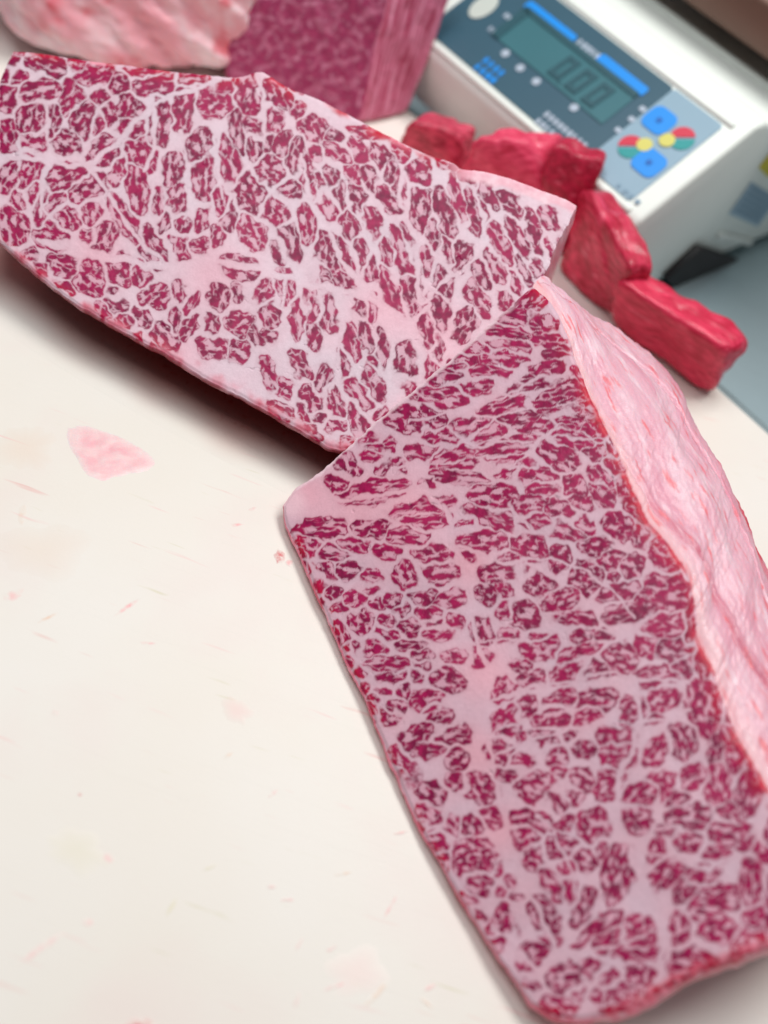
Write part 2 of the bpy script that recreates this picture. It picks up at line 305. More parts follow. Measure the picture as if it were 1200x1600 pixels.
def coons(c0, c1, d0, d1):
    """c0/c1: curves along u at v=0/1; d0/d1: along v at u=0/1 -> array [nv, nu, 2]"""
    nu, nv = len(c0), len(d0)
    u = np.linspace(0, 1, nu)[None, :, None]; v = np.linspace(0, 1, nv)[:, None, None]
    return ((1 - v) * c0[None] + v * c1[None] + (1 - u) * d0[:, None] + u * d1[:, None]
            - ((1 - u) * (1 - v) * c0[0] + u * (1 - v) * c0[-1] + (1 - u) * v * c1[0] + u * v * c1[-1]))

# ------------------------------------------------------------------ materials
def new_mat(name):
    m = bpy.data.materials.new(name); m.use_nodes = True
    nt = m.node_tree; b = nt.nodes['Principled BSDF']; return m, nt, b
def N(nt, t, **kw):
    n = nt.nodes.new(t)
    for k, v in kw.items():
        if k.startswith('i_'): n.inputs[k[2:].replace('_', ' ')].default_value = v
        else: setattr(n, k, v)
    return n
def plain(name, col, rough=.5, metal=0, bump=0, bscale=300, spec=.5, var=.06):
    m, nt, b = new_mat(name)
    tc = N(nt, 'ShaderNodeTexCoord'); no = N(nt, 'ShaderNodeTexNoise', i_Scale=bscale * .13, i_Detail=4.0)
    nt.links.new(tc.outputs['Object'], no.inputs['Vector'])
    mx = N(nt, 'ShaderNodeMixRGB'); mx.inputs[1].default_value = tuple(c * (1 - var) for c in col) + (1,); mx.inputs[2].default_value = tuple(min(1, c * (1 + var)) for c in col) + (1,)
    nt.links.new(no.outputs['Fac'], mx.inputs[0]); nt.links.new(mx.outputs[0], b.inputs['Base Color'])
    b.inputs['Roughness'].default_value = rough; b.inputs['Metallic'].default_value = metal; b.inputs['Specular IOR Level'].default_value = spec
    if bump:
        n2 = N(nt, 'ShaderNodeTexNoise', i_Scale=bscale, i_Detail=3.0); bp = N(nt, 'ShaderNodeBump', i_Strength=bump, i_Distance=.0006)
        nt.links.new(tc.outputs['Object'], n2.inputs['Vector']); nt.links.new(n2.outputs['Fac'], bp.inputs['Height']); nt.links.new(bp.outputs[0], b.inputs['Normal'])
    return m
def meat_mat(name, rough=.42, bump=.35, sss=.0, bscale=900, spec=.3, coat=.18):
    m, nt, b = new_mat(name)
    at = N(nt, 'ShaderNodeAttribute', attribute_name='tint')
    tc = N(nt, 'ShaderNodeTexCoord'); no = N(nt, 'ShaderNodeTexNoise', i_Scale=1400.0, i_Detail=3.0)
    nt.links.new(tc.outputs['Object'], no.inputs['Vector'])
    mr = N(nt, 'ShaderNodeMapRange'); mr.inputs['To Min'].default_value = .90; mr.inputs['To Max'].default_value = 1.10
    nt.links.new(no.outputs['Fac'], mr.inputs['Value'])
    mu = N(nt, 'ShaderNodeMixRGB', blend_type='MULTIPLY'); mu.inputs[0].default_value = 1
    nt.links.new(at.outputs['Color'], mu.inputs[1]); nt.links.new(mr.outputs[0], mu.inputs[2]); nt.links.new(mu.outputs[0], b.inputs['Base Color'])
    n2 = N(nt, 'ShaderNodeTexNoise', i_Scale=float(bscale), i_Detail=4.0, i_Roughness=.6); nt.links.new(tc.outputs['Object'], n2.inputs['Vector'])
    bp = N(nt, 'ShaderNodeBump', i_Strength=bump, i_Distance=.0004); nt.links.new(n2.outputs['Fac'], bp.inputs['Height']); nt.links.new(bp.outputs[0], b.inputs['Normal'])
    n3 = N(nt, 'ShaderNodeTexNoise', i_Scale=160.0, i_Detail=3.0); nt.links.new(tc.outputs['Object'], n3.inputs['Vector'])
    r2 = N(nt, 'ShaderNodeMapRange'); r2.inputs['To Min'].default_value = rough - .14; r2.inputs['To Max'].default_value = rough + .14
    nt.links.new(n3.outputs['Fac'], r2.inputs['Value']); nt.links.new(r2.outputs[0], b.inputs['Roughness'])
    b.inputs['Specular IOR Level'].default_value = spec
    b.inputs['Coat Weight'].default_value = coat; b.inputs['Coat Roughness'].default_value = .16; nt.links.new(bp.outputs[0], b.inputs['Coat Normal'])
    if sss:
        b.inputs['Subsurface Weight'].default_value = sss; b.inputs['Subsurface Radius'].default_value = (1, .35, .25); b.inputs['Subsurface Scale'].default_value = .0022
    return m
MEAT = meat_mat('marbled_beef', .40, .28, spec=.22, coat=0)
FATM = meat_mat('beef_fat', .40, .5, .25, 500)
LEAN = meat_mat('lean_beef', .42, .3, 0, 400)

# chopping board: creamy plastic with faint blotches, knife lines and (by attribute) stains and painted shade
def board_mat():
    m, nt, b = new_mat('board_plastic')
    L = nt.links.new
    tc = N(nt, 'ShaderNodeTexCoord'); g = tc.outputs['Object']
    base = N(nt, 'ShaderNodeTexNoise', i_Scale=5.0, i_Detail=5.0); L(g, base.inputs['Vector'])
    r = N(nt, 'ShaderNodeValToRGB'); e = r.color_ramp.elements
    e[0].position = .30; e[0].color = (.75, .695, .62, 1); e[1].position = .68; e[1].color = (.775, .745, .705, 1)
    L(base.outputs['Fac'], r.inputs[0])
    pk = N(nt, 'ShaderNodeTexNoise', i_Scale=11.0, i_Detail=4.0); mp = N(nt, 'ShaderNodeMapping'); mp.inputs['Location'].default_value = (3.1, 7.7, 0); L(g, mp.inputs[0]); L(mp.outputs[0], pk.inputs['Vector'])
    pr = N(nt, 'ShaderNodeMapRange'); pr.inputs['From Min'].default_value = .52; pr.inputs['From Max'].default_value = .78; pr.inputs['To Max'].default_value = .55; L(pk.outputs['Fac'], pr.inputs['Value'])
    m1 = N(nt, 'ShaderNodeMixRGB'); m1.inputs[2].default_value = (.76, .63, .60, 1); L(pr.outputs[0], m1.inputs[0]); L(r.outputs[0], m1.inputs[1])
    # small greenish and pinkish flecks left by knives
    prev = m1.outputs[0]; hs = []
    for rot, sc, loc, colr, lo in ((.5, (10, 90, 1), (1, 2, 0), (.74, .50, .46, 1), .69), (-.7, (14, 130, 1), (5, 1, 0), (.66, .62, .48, 1), .70), (1.3, (9, 110, 1), (8, 4, 0), (.78, .58, .55, 1), .69)):
        q = N(nt, 'ShaderNodeMapping'); q.inputs['Rotation'].default_value = (0, 0, rot); q.inputs['Scale'].default_value = sc; q.inputs['Location'].default_value = loc; L(g, q.inputs[0])
        n = N(nt, 'ShaderNodeTexNoise', i_Scale=2.2, i_Detail=2.0); L(q.outputs[0], n.inputs['Vector'])
        k = N(nt, 'ShaderNodeMapRange'); k.inputs['From Min'].default_value = lo; k.inputs['From Max'].default_value = lo + .09; k.inputs['To Max'].default_value = .85; L(n.outputs['Fac'], k.inputs['Value'])
        mm = N(nt, 'ShaderNodeMixRGB'); mm.inputs[2].default_value = colr; L(k.outputs[0], mm.inputs[0]); L(prev, mm.inputs[1]); prev = mm.outputs[0]
    at = N(nt, 'ShaderNodeAttribute', attribute_name='amount'); tn = N(nt, 'ShaderNodeAttribute', attribute_name='tint')
    bn = N(nt, 'ShaderNodeTexNoise', i_Scale=260.0, i_Detail=4.0); L(g, bn.inputs['Vector'])
    br = N(nt, 'ShaderNodeMapRange'); br.inputs['From Min'].default_value = .36; br.inputs['From Max'].default_value = .62; L(bn.outputs['Fac'], br.inputs['Value'])
    iv = N(nt, 'ShaderNodeMath', operation='SUBTRACT'); iv.inputs[0].default_value = 1; L(tn.outputs['Alpha'], iv.inputs[1])
    mxx = N(nt, 'ShaderNodeMath', operation='MAXIMUM'); L(iv.outputs[0], mxx.inputs[0]); L(br.outputs[0], mxx.inputs[1])
    mu = N(nt, 'ShaderNodeMath', operation='MULTIPLY'); L(at.outputs['Fac'], mu.inputs[0]); L(mxx.outputs[0], mu.inputs[1])
    ms = N(nt, 'ShaderNodeMixRGB'); L(mu.outputs[0], ms.inputs[0]); L(prev, ms.inputs[1]); L(tn.outputs['Color'], ms.inputs[2])
    L(ms.outputs[0], b.inputs['Base Color'])
    fine = N(nt, 'ShaderNodeTexNoise', i_Scale=700.0, i_Detail=3.0); L(g, fine.inputs['Vector'])
    acc = fine.outputs['Fac']
    for rot, sc in ((.6, (3, 420, 1)), (-.75, (4, 520, 1)), (1.35, (3, 460, 1))):
        q = N(nt, 'ShaderNodeMapping'); q.inputs['Rotation'].default_value = (0, 0, rot); q.inputs['Scale'].default_value = sc; L(g, q.inputs[0])
        n = N(nt, 'ShaderNodeTexNoise', i_Scale=2.0, i_Detail=1.0); L(q.outputs[0], n.inputs['Vector'])
        k = N(nt, 'ShaderNodeMapRange'); k.inputs['From Min'].default_value = .70; k.inputs['From Max'].default_value = .74; k.inputs['To Max'].default_value = -1.2; L(n.outputs['Fac'], k.inputs['Value'])
        ad = N(nt, 'ShaderNodeMath', operation='ADD'); L(acc, ad.inputs[0]); L(k.outputs[0], ad.inputs[1]); acc = ad.outputs[0]
    bp = N(nt, 'ShaderNodeBump', i_Strength=.13, i_Distance=.0005); L(acc, bp.inputs['Height']); L(bp.outputs[0], b.inputs['Normal'])
    b.inputs['Roughness'].default_value = .48; b.inputs['Specular IOR Level'].default_value = .35
    return m
BOARD = board_mat()
STEEL = plain('counter_steel', (.42, .53, .57), .38, .75, .15, 120)
RIM = plain('steel_rim', (.62, .76, .80), .25, .8)
PLASTIC = plain('cream_plastic', (.80, .85, .80), .42, 0, .05, 900, .4, .02)
BLACK = plain('black_rubber', (.008, .008, .009), .6)
NAVY = plain('panel_print_dark', (.035, .10, .145), .35)
GREYP = plain('panel_print_grey', (.26, .40, .50), .4)
LCD = plain('display_glass', (.045, .16, .19), .3)
LCDD = plain('display_segment', (.008, .075, .10), .5)
BLUE = plain('blue_print', (.0, .27, .83), .4)
PALE = plain('pale_print', (.42, .50, .60), .5)
RED = plain('red_print', (.62, .02, .06), .4)
GREEN = plain('green_print', (.01, .30, .30), .4)
YELLOW = plain('yellow_print', (.66, .62, .14), .4)
LABELG = plain('label_paper', (.34, .48, .58), .6)
LABELI = plain('label_ink', (.20, .32, .42), .6)
YEL2 = plain('yellow_label', (.62, .52, .0), .5)
BROWN = plain('platter_brown_reflection', (.16, .085, .06), .45, .2)  # brown mirrored by the steel skirt, put into its base colour

# ------------------------------------------------------------------ setting: counter and chopping board
e0 = onz(650, 180, 0); XS = unit(onz(1200, 675, 0) - e0); YS = np.array([-XS[1], XS[0], 0]); ZS = np.array([0, 0, 1.])
CZ = -.030
def bevel_box(name, P, dx, dy, dz, lo, hi, mat, parent=None, bev=.003, seg=2):
    """box with axes dx,dy,dz through P from lo to hi"""
    bm = bmesh.new(); bmesh.ops.create_cube(bm, size=1)
    for v in bm.verts:
        q = [lo[k] + (v.co[k] + .5) * (hi[k] - lo[k]) for k in range(3)]
        v.co = Vector(P + dx * q[0] + dy * q[1] + dz * q[2])
    if bev: bmesh.ops.bevel(bm, geom=list(bm.edges), offset=bev, segments=seg, affect='EDGES', profile=.5)
    bmesh.ops.recalc_face_normals(bm, faces=bm.faces)
    me = bpy.data.meshes.new(name); bm.to_mesh(me); bm.free()
    me.polygons.foreach_set('use_smooth', np.ones(len(me.polygons), bool))
    return link(name, me, mat, parent)
counter = bevel_box('counter', e0, XS, YS, ZS, (-1.6, -1.4, CZ - .03), (1.6, 1.6, CZ), STEEL, None, .002); counter['kind'] = 'structure'
board = bevel_box('chopping_board', e0, XS, YS, ZS, (-.95, -.85, CZ + .0005), (.75, 0, 0), BOARD, None, .0025, 3)
tag(board, 'large cream plastic chopping board with pink stains under the meat', 'chopping board')
bevel_box('rim', e0, XS, YS, ZS, (-1.2, .004, CZ + .0005), (1.2, .016, -.008), RIM, counter, .002)

# stains: thin films of juice on the board, ragged and fading at their rims
def stain_or_shade(cx, cy, a, b, ang, col, amt, seed, name='stain_or_shade', zz=.0003):
    nu, nv = 36, 9; th = np.linspace(0, 2 * math.pi, nu, endpoint=False)
    c, s = cos(radians(ang)), sin(radians(ang)); V = []; A = []
    for j in range(nv):
        rr = j / (nv - 1)
        wob = 1 + .30 * noise(np.cos(th) * 1.3 + seed * 3.7, np.sin(th) * 1.3 + 9.1, seed) + .16 * noise(np.cos(th) * 3.4 + seed, np.sin(th) * 3.4, seed + 4)
        for t, w in zip(th, wob):
            u, v = a * rr * w * cos(t), b * rr * w * sin(t)
            V.append(onz(cx + u * c - v * s, cy + u * s + v * c, zz * (1 - 1.6 * rr ** 3))); A.append(amt * (1 - rr ** 2) ** 1.5)
    V = np.array(V)
    return mesh_np(name, V, grid_faces(nu, nv, False, True), BOARD, board, np.tile(col, (len(V), 1)), A, alpha=.05 if max(a, b) > 100 or amt < .4 else 1)
pinkS, redS, tanS, oliS = lin(236, 178, 178), lin(205, 60, 72), lin(226, 190, 165), lin(212, 205, 172)
ST = [(202, 947, 30, 4, -32, 0, 1), (230, 1005, 15, 3, 5, 0, .9), (75, 965, 22, 3, -26, 2, 1), (20, 930, 22, 10, -20, 0, .7), (35, 805, 8, 20, 10, 2, .55), (370, 820, 11, 3, -5, 0, 1),
 (395, 795, 8, 3, -20, 0, .8), (40, 706, 30, 4, -4, 2, .5), (87, 1114, 7, 5, 0, 0, 1), (125, 1242, 4, 3, 0, 1, .8), (356, 1181, 11, 4, -40, 2, 1), (426, 1240, 11, 4, -35, 0, .9),
 (166, 1342, 13, 11, 0, 0, .7), (137, 1441, 10, 8, 0, 0, 1.3), (327, 1356, 15, 3, -20, 3, 1), (268, 1417, 20, 4, -60, 3, 1), (537, 1365, 18, 3, -10, 2, 1), (449, 1406, 14, 3, 0, 0, 1), (610, 1417, 24, 3, -60, 0, 1),
 (519, 1482, 12, 3, -30, 0, 1), (467, 1476, 14, 3, -60, 0, .9), (64, 1482, 60, 7, -36, 0, .6), (222, 1604, 34, 16, 0, 1, .8), (528, 1540, 28, 4, -18, 0, 1), (589, 1552, 38, 6, -46, 2, .9), (671, 1543, 12, 4, -30, 0, 1.2),
 (665, 1566, 16, 4, 40, 2, 1), (627, 1301, 15, 3, -12, 0, .8), (464, 1563, 15, 4, -70, 0, 1), (424, 1386, 9, 3, 0, 0, .7), (370, 1110, 30, 20, 30, 0, .3), (120, 1330, 60, 40, 20, 3, .3), (560, 1520, 60, 45, 0, 0, .22),
 (437, 870, 10, 13, 0, 1, 1.15), (452, 880, 7, 7, 0, 0, 1), (40, 700, 60, 40, 0, 2, .25), (70, 860, 80, 50, 0, 2, .2)]
for i, (x, y, a, b, an, k, am) in enumerate(ST):
    stain_or_shade(x, y, a, b, an, (pinkS, redS, tanS, oliS, lin(178, 96, 78), lin(150, 46, 42))[k], am, i + 1, zz=.00006 + .000004 * i)

# juice under the leaning slab's edge, with its shadow's red-brown painted in
def juice_shade():
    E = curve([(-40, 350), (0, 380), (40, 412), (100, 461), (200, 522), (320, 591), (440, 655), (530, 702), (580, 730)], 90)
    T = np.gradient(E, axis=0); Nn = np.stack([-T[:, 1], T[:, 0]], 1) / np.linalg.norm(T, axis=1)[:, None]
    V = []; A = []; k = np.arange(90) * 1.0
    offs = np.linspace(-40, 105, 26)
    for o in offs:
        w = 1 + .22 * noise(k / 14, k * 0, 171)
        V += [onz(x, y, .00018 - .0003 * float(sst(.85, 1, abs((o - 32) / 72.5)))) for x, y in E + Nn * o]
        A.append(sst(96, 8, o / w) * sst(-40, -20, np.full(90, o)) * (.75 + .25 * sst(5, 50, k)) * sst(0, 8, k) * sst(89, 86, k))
    mesh_np('stain_or_shade', np.array(V), grid_faces(90, 26), BOARD, board, np.tile(lin(158, 50, 42), (90 * 26, 1)), np.concatenate(A), alpha=.05)
juice_shade()

# ------------------------------------------------------------------ the two big marbled pieces
FAT_L, FATP_L = lin(219, 197, 208), lin(228, 178, 192)
FAT_R, FATP_R = lin(207, 174, 188), lin(222, 164, 178)
LEANC, LEAND, REDC = lin(164, 16, 80), lin(96, 2, 50), lin(190, 8, 48)

def ragged(P, seed, amp=1.6):
    k = np.arange(len(P)) * 1.0
    T = np.gradient(P, axis=0); Nn = np.stack([-T[:, 1], T[:, 0]], 1) / np.linalg.norm(T, axis=1)[:, None]
    w = np.sin(np.linspace(0, math.pi, len(P))) ** .25
    w[0] = w[-1] = 0
    h = noise(k / 16, k * 0 + .5, seed) * .6 + noise(k / 6, k * 0 + .5, seed + 1) * .5
    return P + Nn * (amp * w * h)[:, None]

def cut_face(name, parent, c0, c1, d0, d1, p, n, views, seed, fat, fatp, edgefun, pinks, extra=None):
    G = coons(c0, c1, d0, d1); nv, nu = G.shape[:2]
    X = G[..., 0].ravel(); Y = G[..., 1].ravel()
    V = np.array([ray_ for ray_ in [None]][0:0])
    D = ((X - 600) / FPX)[:, None] * c_r + ((800 - Y) / FPX)[:, None] * c_u + c_f
    V = CAM + D * (np.dot(p - CAM, n) / (D @ n))[:, None]
    u = np.tile(np.arange(nu), nv); v = np.repeat(np.arange(nv), nu)
    edge = edgefun(u, v, nu, nv)
    col, lean, dist = face_colour(X, Y, views, seed, fat, fatp, LEANC, LEAND, REDC, edge, pinks)
    if extra: col = extra(col, X, Y, u, v, nu, nv, lean)
    b = np.minimum.reduce([u, nu - 1 - u, v, nv - 1 - v]); soft = sst(0, 6, b)
    h = .0012 * fbm(X / 150, Y / 150, seed + 50, 2) + soft * (.00004 * sst(-6, 7, dist)  +   .00006 * fbm(X / 9, Y / 9, seed + 51, 2))
    h -= .0006 * sst(5, 0, b)                       # cut edges slump a little
    cr = np.abs(fbm(X / 60 + .3 * noise(X / 12, Y / 12, 3), Y / 60, seed + 52, 2)); gate = sst(.25, .55, fbm(X / 35, Y / 35, seed + 53, 2))
    h -= soft * .0007 * sst(.02, 0, cr) * gate      # small tears
    V = V + n * h[:, None]
    o = mesh_np(name, V, grid_faces(nu, nv, True), MEAT, parent, col)
    return V.reshape(nv, nu, 3), col.reshape(nv, nu, 3)

# ---- piece leaning at the back left
NU, NV = 700, 400
l_top = curve([(20, 80), (60, 83), (130, 93), (200, 103), (280, 113), (330, 117), (370, 120), (402, 112), (418, 116), (450, 136), (500, 156), (560, 187), (610, 212), (660, 237), (708, 254), (722, 264), (760, 268), (800, 279), (850, 297), (880, 309), (901, 321)], NU)
l_bot = curve([(-30, 358), (0, 378), (40, 412), (100, 461), (150, 492), (200, 522), (260, 552), (320, 591), (380, 621), (440, 655), (490, 684), (530, 702), (600, 690), (700, 628), (800, 535)], NU)
l_lef = curve([(20, 80), (6, 112), (-4, 140), (-18, 200), (-30, 290), (-30, 358)], NV)
l_rig = curve([(901, 321), (890, 345), (880, 362), (868, 385), (858, 412), (848, 434), (825, 490), (800, 535)], NV)
l_top = ragged(l_top, 61, 1.3); l_bot = ragged(l_bot, 62, 1.8); l_rig = ragged(l_rig, 63, 2.2)
la = onz(0, 375, .034); le = unit(onz(530, 703, .026) - la)
lh = np.cross(ZS, le); lh = unit(lh * np.sign(lh @ (CAM - la))); LN = lh * cos(radians(62)) + unit(np.cross(le, lh)) * sin(radians(62)) * np.sign(np.cross(le, lh)[2])
left = empty('beef_piece', 'flat marbled beef slab at the back left whose corner tucks behind the front piece', 'beef')
def l_edge(u, v, nu, nv): return np.minimum(v * 1.0, (nv - 1 - v) * 1.0)
def l_extra(col, X, Y, u, v, nu, nv, lean):
    g = fbm(X / 20, Y / 20, 94, 3)
    d = v * np.interp(u / nu, [0, .3, .6, 1], [.75, 1.1, .95, .55])
    strip = sst(690, 735, X) * sst(17, 9, d + 5 * g)
    col = mix(col, mix(np.tile(lin(238, 200, 210), (len(X), 1)), lin(226, 160, 176), np.clip(.5 + g, 0, 1)), strip)
    red = sst(740, 690, X) * sst(9, 2, d + 6 * g) * sst(-.15, .25, fbm(X / 45, Y / 45, 99, 2))
    col = mix(col, mix(np.tile(lin(190, 20, 52), (len(X), 1)), lin(236, 150, 168), sst(-.05, .35, fbm(X / 34, Y / 34, 95, 2))), red * .9)
    lo = sst(16, 2, (nv - 1 - v) * .9 + 9 * g)
    col = mix(col, mix(np.tile(lin(206, 60, 90), (len(X), 1)), lin(224, 150, 168), np.clip(.5 + 1.2 * fbm(X / 16, Y / 16, 96, 2), 0, 1)), lo * .75 * sst(-.3, .3, fbm(X / 40, Y / 40, 100, 2)))
    return col
lv, lc = cut_face('cut_face', left, l_top, l_bot, l_lef, l_rig, la, LN, LEFT, 3, FAT_L, FATP_L, l_edge,
                  ((690, 510, 45), (330, 430, 60), (600, 480, 60), (150, 395, 60), (270, 560, 50)), l_extra)

def ring_of(Vg, Cg):
    """perimeter of the face grid, running top, right, bottom, left"""
    V = np.concatenate([Vg[0, :-1], Vg[:-1, -1], Vg[-1, :0:-1], Vg[:0:-1, 0]])
    C = np.concatenate([Cg[0, :-1], Cg[:-1, -1], Cg[-1, :0:-1], Cg[:0:-1, 0]])
    nv, nu = Vg.shape[:2]
    side = np.concatenate([np.zeros(nu - 1), np.ones(nv - 1), np.full(nu - 1, 2), np.full(nv - 1, 3)])
    return V, C, side
def body_wall(name, parent, Vg, Cg, n, width, colfun, mat, steps=26, floor=.0012, under=0):
    V, C, side = ring_of(Vg, Cg); k = len(V)
    T = np.roll(V, -3, 0) - np.roll(V, 3, 0); out = np.cross(T, n); out /= np.linalg.norm(out, axis=1)[:, None]
    if ((V - V.mean(0)) * out).sum(1).mean() < 0: out = -out
    L = np.maximum((V[:, 2] - floor) / n[2], .004)
    w = width(np.arange(k), side, k)
    # smooth the bulge round the corners
    ker = np.ones(41) / 41; w = np.convolve(np.r_[w[-40:], w, w[:40]], ker, 'same')[40:-40]
    us = np.convolve(np.r_[side[-60:] == 2, side == 2, side[:60] == 2] * 1.0, np.ones(121) / 121, 'same')[60:-60]
    sstv = lambda t: float(sst(.04, .7, np.array(t)))
    rows = []; cols = []
    tt = np.r_[0, .012, .03, .05, .075, .1, .13, np.linspace(.17, 1, steps - 7)]
    for j, t in enumerate(tt):
        prof = math.sin(math.pi * min(1, t * 2.4 + .02) ** .7 if t < .4 else math.pi) if False else (min(1, t / .12) ** .5) * (1 - .9 * max(0, (t - .12) / .88))
        if j == 0: prof = 0
        kk = np.arange(k) * 1.0
        wob = 1 + .35 * noise(kk / 60, np.full(k, t * 6), 71) + .2 * noise(kk / 20, np.full(k, t * 10), 72)
        td = t * (1 - us) + us * (.11 * float(sst(0, .08, np.array(t))) + .89 * t ** 2.5) if under else np.full(k, t)
        P = V - n * (L * td)[:, None] + out * (w * prof * wob)[:, None]
        P = P - out * (under * sstv(t) * us)[:, None]
        P[:, 2] = np.maximum(P[:, 2], floor)
        rows.append(P); c = colfun(kk, np.full(k, t), side, L)
        cols.append(C * (1 - min(1, t / .04)) * .5 + c * (1 - .5 * (1 - min(1, t / .04))))
    Vv = np.concatenate(rows); Cc = np.concatenate(cols)
    ctr = rows[-1].mean(0); 
    o = mesh_np(name, Vv, grid_faces(k, len(tt), True, True), mat, parent, Cc)
    # closed underneath
    bV = np.vstack([rows[-1], ctr]); f = [(i, (i + 1) % k, k) for i in range(k)]
    mesh_np('underside', bV, np.array(f), mat, parent, np.tile(lin(190, 110, 130), (k + 1, 1)))
    return o
CREAM, FPINK, FRED, FDEEP = lin(236, 200, 208), lin(232, 140, 162), lin(196, 24, 56), lin(140, 12, 40)
def l_col(k, t, side, L):
    s = t * 60
    a = np.clip(.5 + 1.1 * fbm(k / 40, s / 8, 81, 3), 0, 1)
    c = mix(np.tile(CREAM, (len(k), 1)), FPINK, a)
    r = sst(.05, .45, fbm(k / 26 + 3, s / 7, 82, 3) + np.where(side == 2, .45, np.where((side == 0) & (k < 480), .35, -.15)))
    c = mix(c, np.where((side == 2)[:, None], FDEEP, FRED), np.where(side == 2, .55 + .45 * r, r * .85))
    return c
def l_w(k, side, n):
    return np.where(side == 0, .0012, np.where(side == 2, .0022, .0012))
body_wall('outer_fat', left, lv, lc, LN, l_w, l_col, FATM, under=.065)

# ---- piece lying in front on the right
NU, NV = 400, 700
r_up = curve([(442, 790), (456, 770), (470, 756), (500, 736), (540, 701), (600, 648), (640, 615), (680, 580), (720, 548), (760, 510), (800, 475), (832, 448)], NU)
r_bot = curve([(830, 1566), (880, 1590), (950, 1586), (1000, 1570), (1060, 1535), (1120, 1508), (1200, 1478), (1300, 1430)], NU)
r_lef = curve([(442, 790), (447, 820), (462, 852), (480, 890), (510, 960), (540, 1030), (575, 1100), (595, 1150), (620, 1210), (650, 1280), (690, 1350), (730, 1420), (780, 1495), (830, 1566)], NV)
r_rid = curve([(832, 448), (862, 475), (885, 522), (905, 580), (935, 650), (960, 700), (985, 760), (1010, 810), (1050, 860), (1075, 900), (1085, 960), (1090, 1000), (1110, 1040), (1130, 1100), (1150, 1150), (1180, 1200), (1200, 1235), (1245, 1320), (1300, 1430)], NV)
r_up = ragged(r_up, 64, 2.2); r_lef = ragged(r_lef, 65, 1.6); r_bot = ragged(r_bot, 66, 2.5); r_rid = ragged(r_rid, 67, 3)
RA, RB, RT = onz(442, 790, .008), onz(830, 1566, .011), onz(832, 448, .10)
RN = unit(np.cross(RB - RA, RT - RA)); RN = RN * np.sign(RN @ (CAM - RA))
right = empty('beef_piece', 'thick marbled beef piece in front with a broad white fat side on its right', 'beef')
def r_edge(u, v, nu, nv): return np.minimum(u * 1.2, np.minimum((nu - 1 - u) * 1.0, (nv - 1 - v) * 1.0))
def r_extra(col, X, Y, u, v, nu, nv, lean):
    d = (nu - 1 - u) * 1.35; g = fbm(X / 26, Y / 26, 91, 3)
    m = sst(13 + 14 * g, 2 + 6 * g, d) * sst(.10, .2, v / nv) * sst(-.2, .2, fbm(X / 60, Y / 60, 97, 2))
    c2 = mix(np.tile(lin(128, 10, 42), (len(X), 1)), lin(196, 22, 52), np.clip(.5 + .9 * fbm(X / 9, Y / 9, 92, 2) + .4 * sst(14, 0, d), 0, 1))
    col = mix(col, c2, .9 * m)
    m2 = sst(20, 4, (nv - 1 - v) * 1.4) * sst(.15, .4, u / nu)
    col = mix(col, mix(c2, lin(236, 130, 150), np.clip(.3 + fbm(X / 15, Y / 15, 93, 2), 0, 1)), .8 * m2)
    pe = sst(7, 1, v * 1.4 + 5 * g) * sst(.97, .85, u / nu); col = mix(col, lin(236, 206, 214), .75 * pe)
    m3 = sst(34, 8, np.hypot(X - 455, Y - 785)); col = mix(col, lin(238, 196, 206), .7 * m3)
    return col
rv, rc = cut_face('cut_face', right, r_up, r_bot, r_lef, r_rid, RA, RN, RIGHT, 5, FAT_R, FATP_R, r_edge,
                  ((760, 1050, 50), (735, 880, 40), (745, 1180, 45), (640, 790, 50), (560, 790, 60), (780, 1300, 40), (480, 770, 30)), r_extra)
def r_col(k, t, side, L):
    s = t * L * 5000
    c = mix(np.tile(lin(232, 128, 148), (len(k), 1)), lin(204, 48, 74), sst(-.1, .5, fbm(k / 60, s / 26, 83, 3)))
    c = mix(c, lin(243, 200, 208), sst(.1, .5, fbm(k / 35 + 7, s / 20, 84, 3)) * .8)
    return c
def r_w(k, side, n): return np.where(side == 2, .0026, np.where(side == 3, .0012, .0006))
body_wall('lower_side', right, rv, rc, RN, r_w, r_col, FATM)

# the broad fat side: from the ridge over to the far edge, then down to the board
NS, NT = 520, 170
ridge = rv[np.linspace(0, rv.shape[0] - 1, NS).astype(int), -1]
rcol = rc[np.linspace(0, rv.shape[0] - 1, NS).astype(int), -1]
sil = curve([(836, 441), (852, 431), (872, 446), (905, 470), (960, 515), (1010, 546), (1045, 578), (1062, 612), (1085, 665), (1108, 706), (1135, 755), (1160, 803), (1183, 860), (1212, 908), (1262, 990), (1330, 1080)], NS)
sil = ragged(sil, 68, 2.5)
ss = np.linspace(0, 1, NS)
zs = .10 - .042 * sst(0, .3, ss)
far = np.array([onz(x, y, z) for (x, y), z in zip(sil, zs)])
tt = np.r_[np.linspace(0, 1, NT - 30), np.full(30, 1.0)]
V = []; Cc = []
upv = unit(np.cross(far[300] - ridge[300], ridge[200] - ridge[300])); upv = upv * np.sign(upv[2])
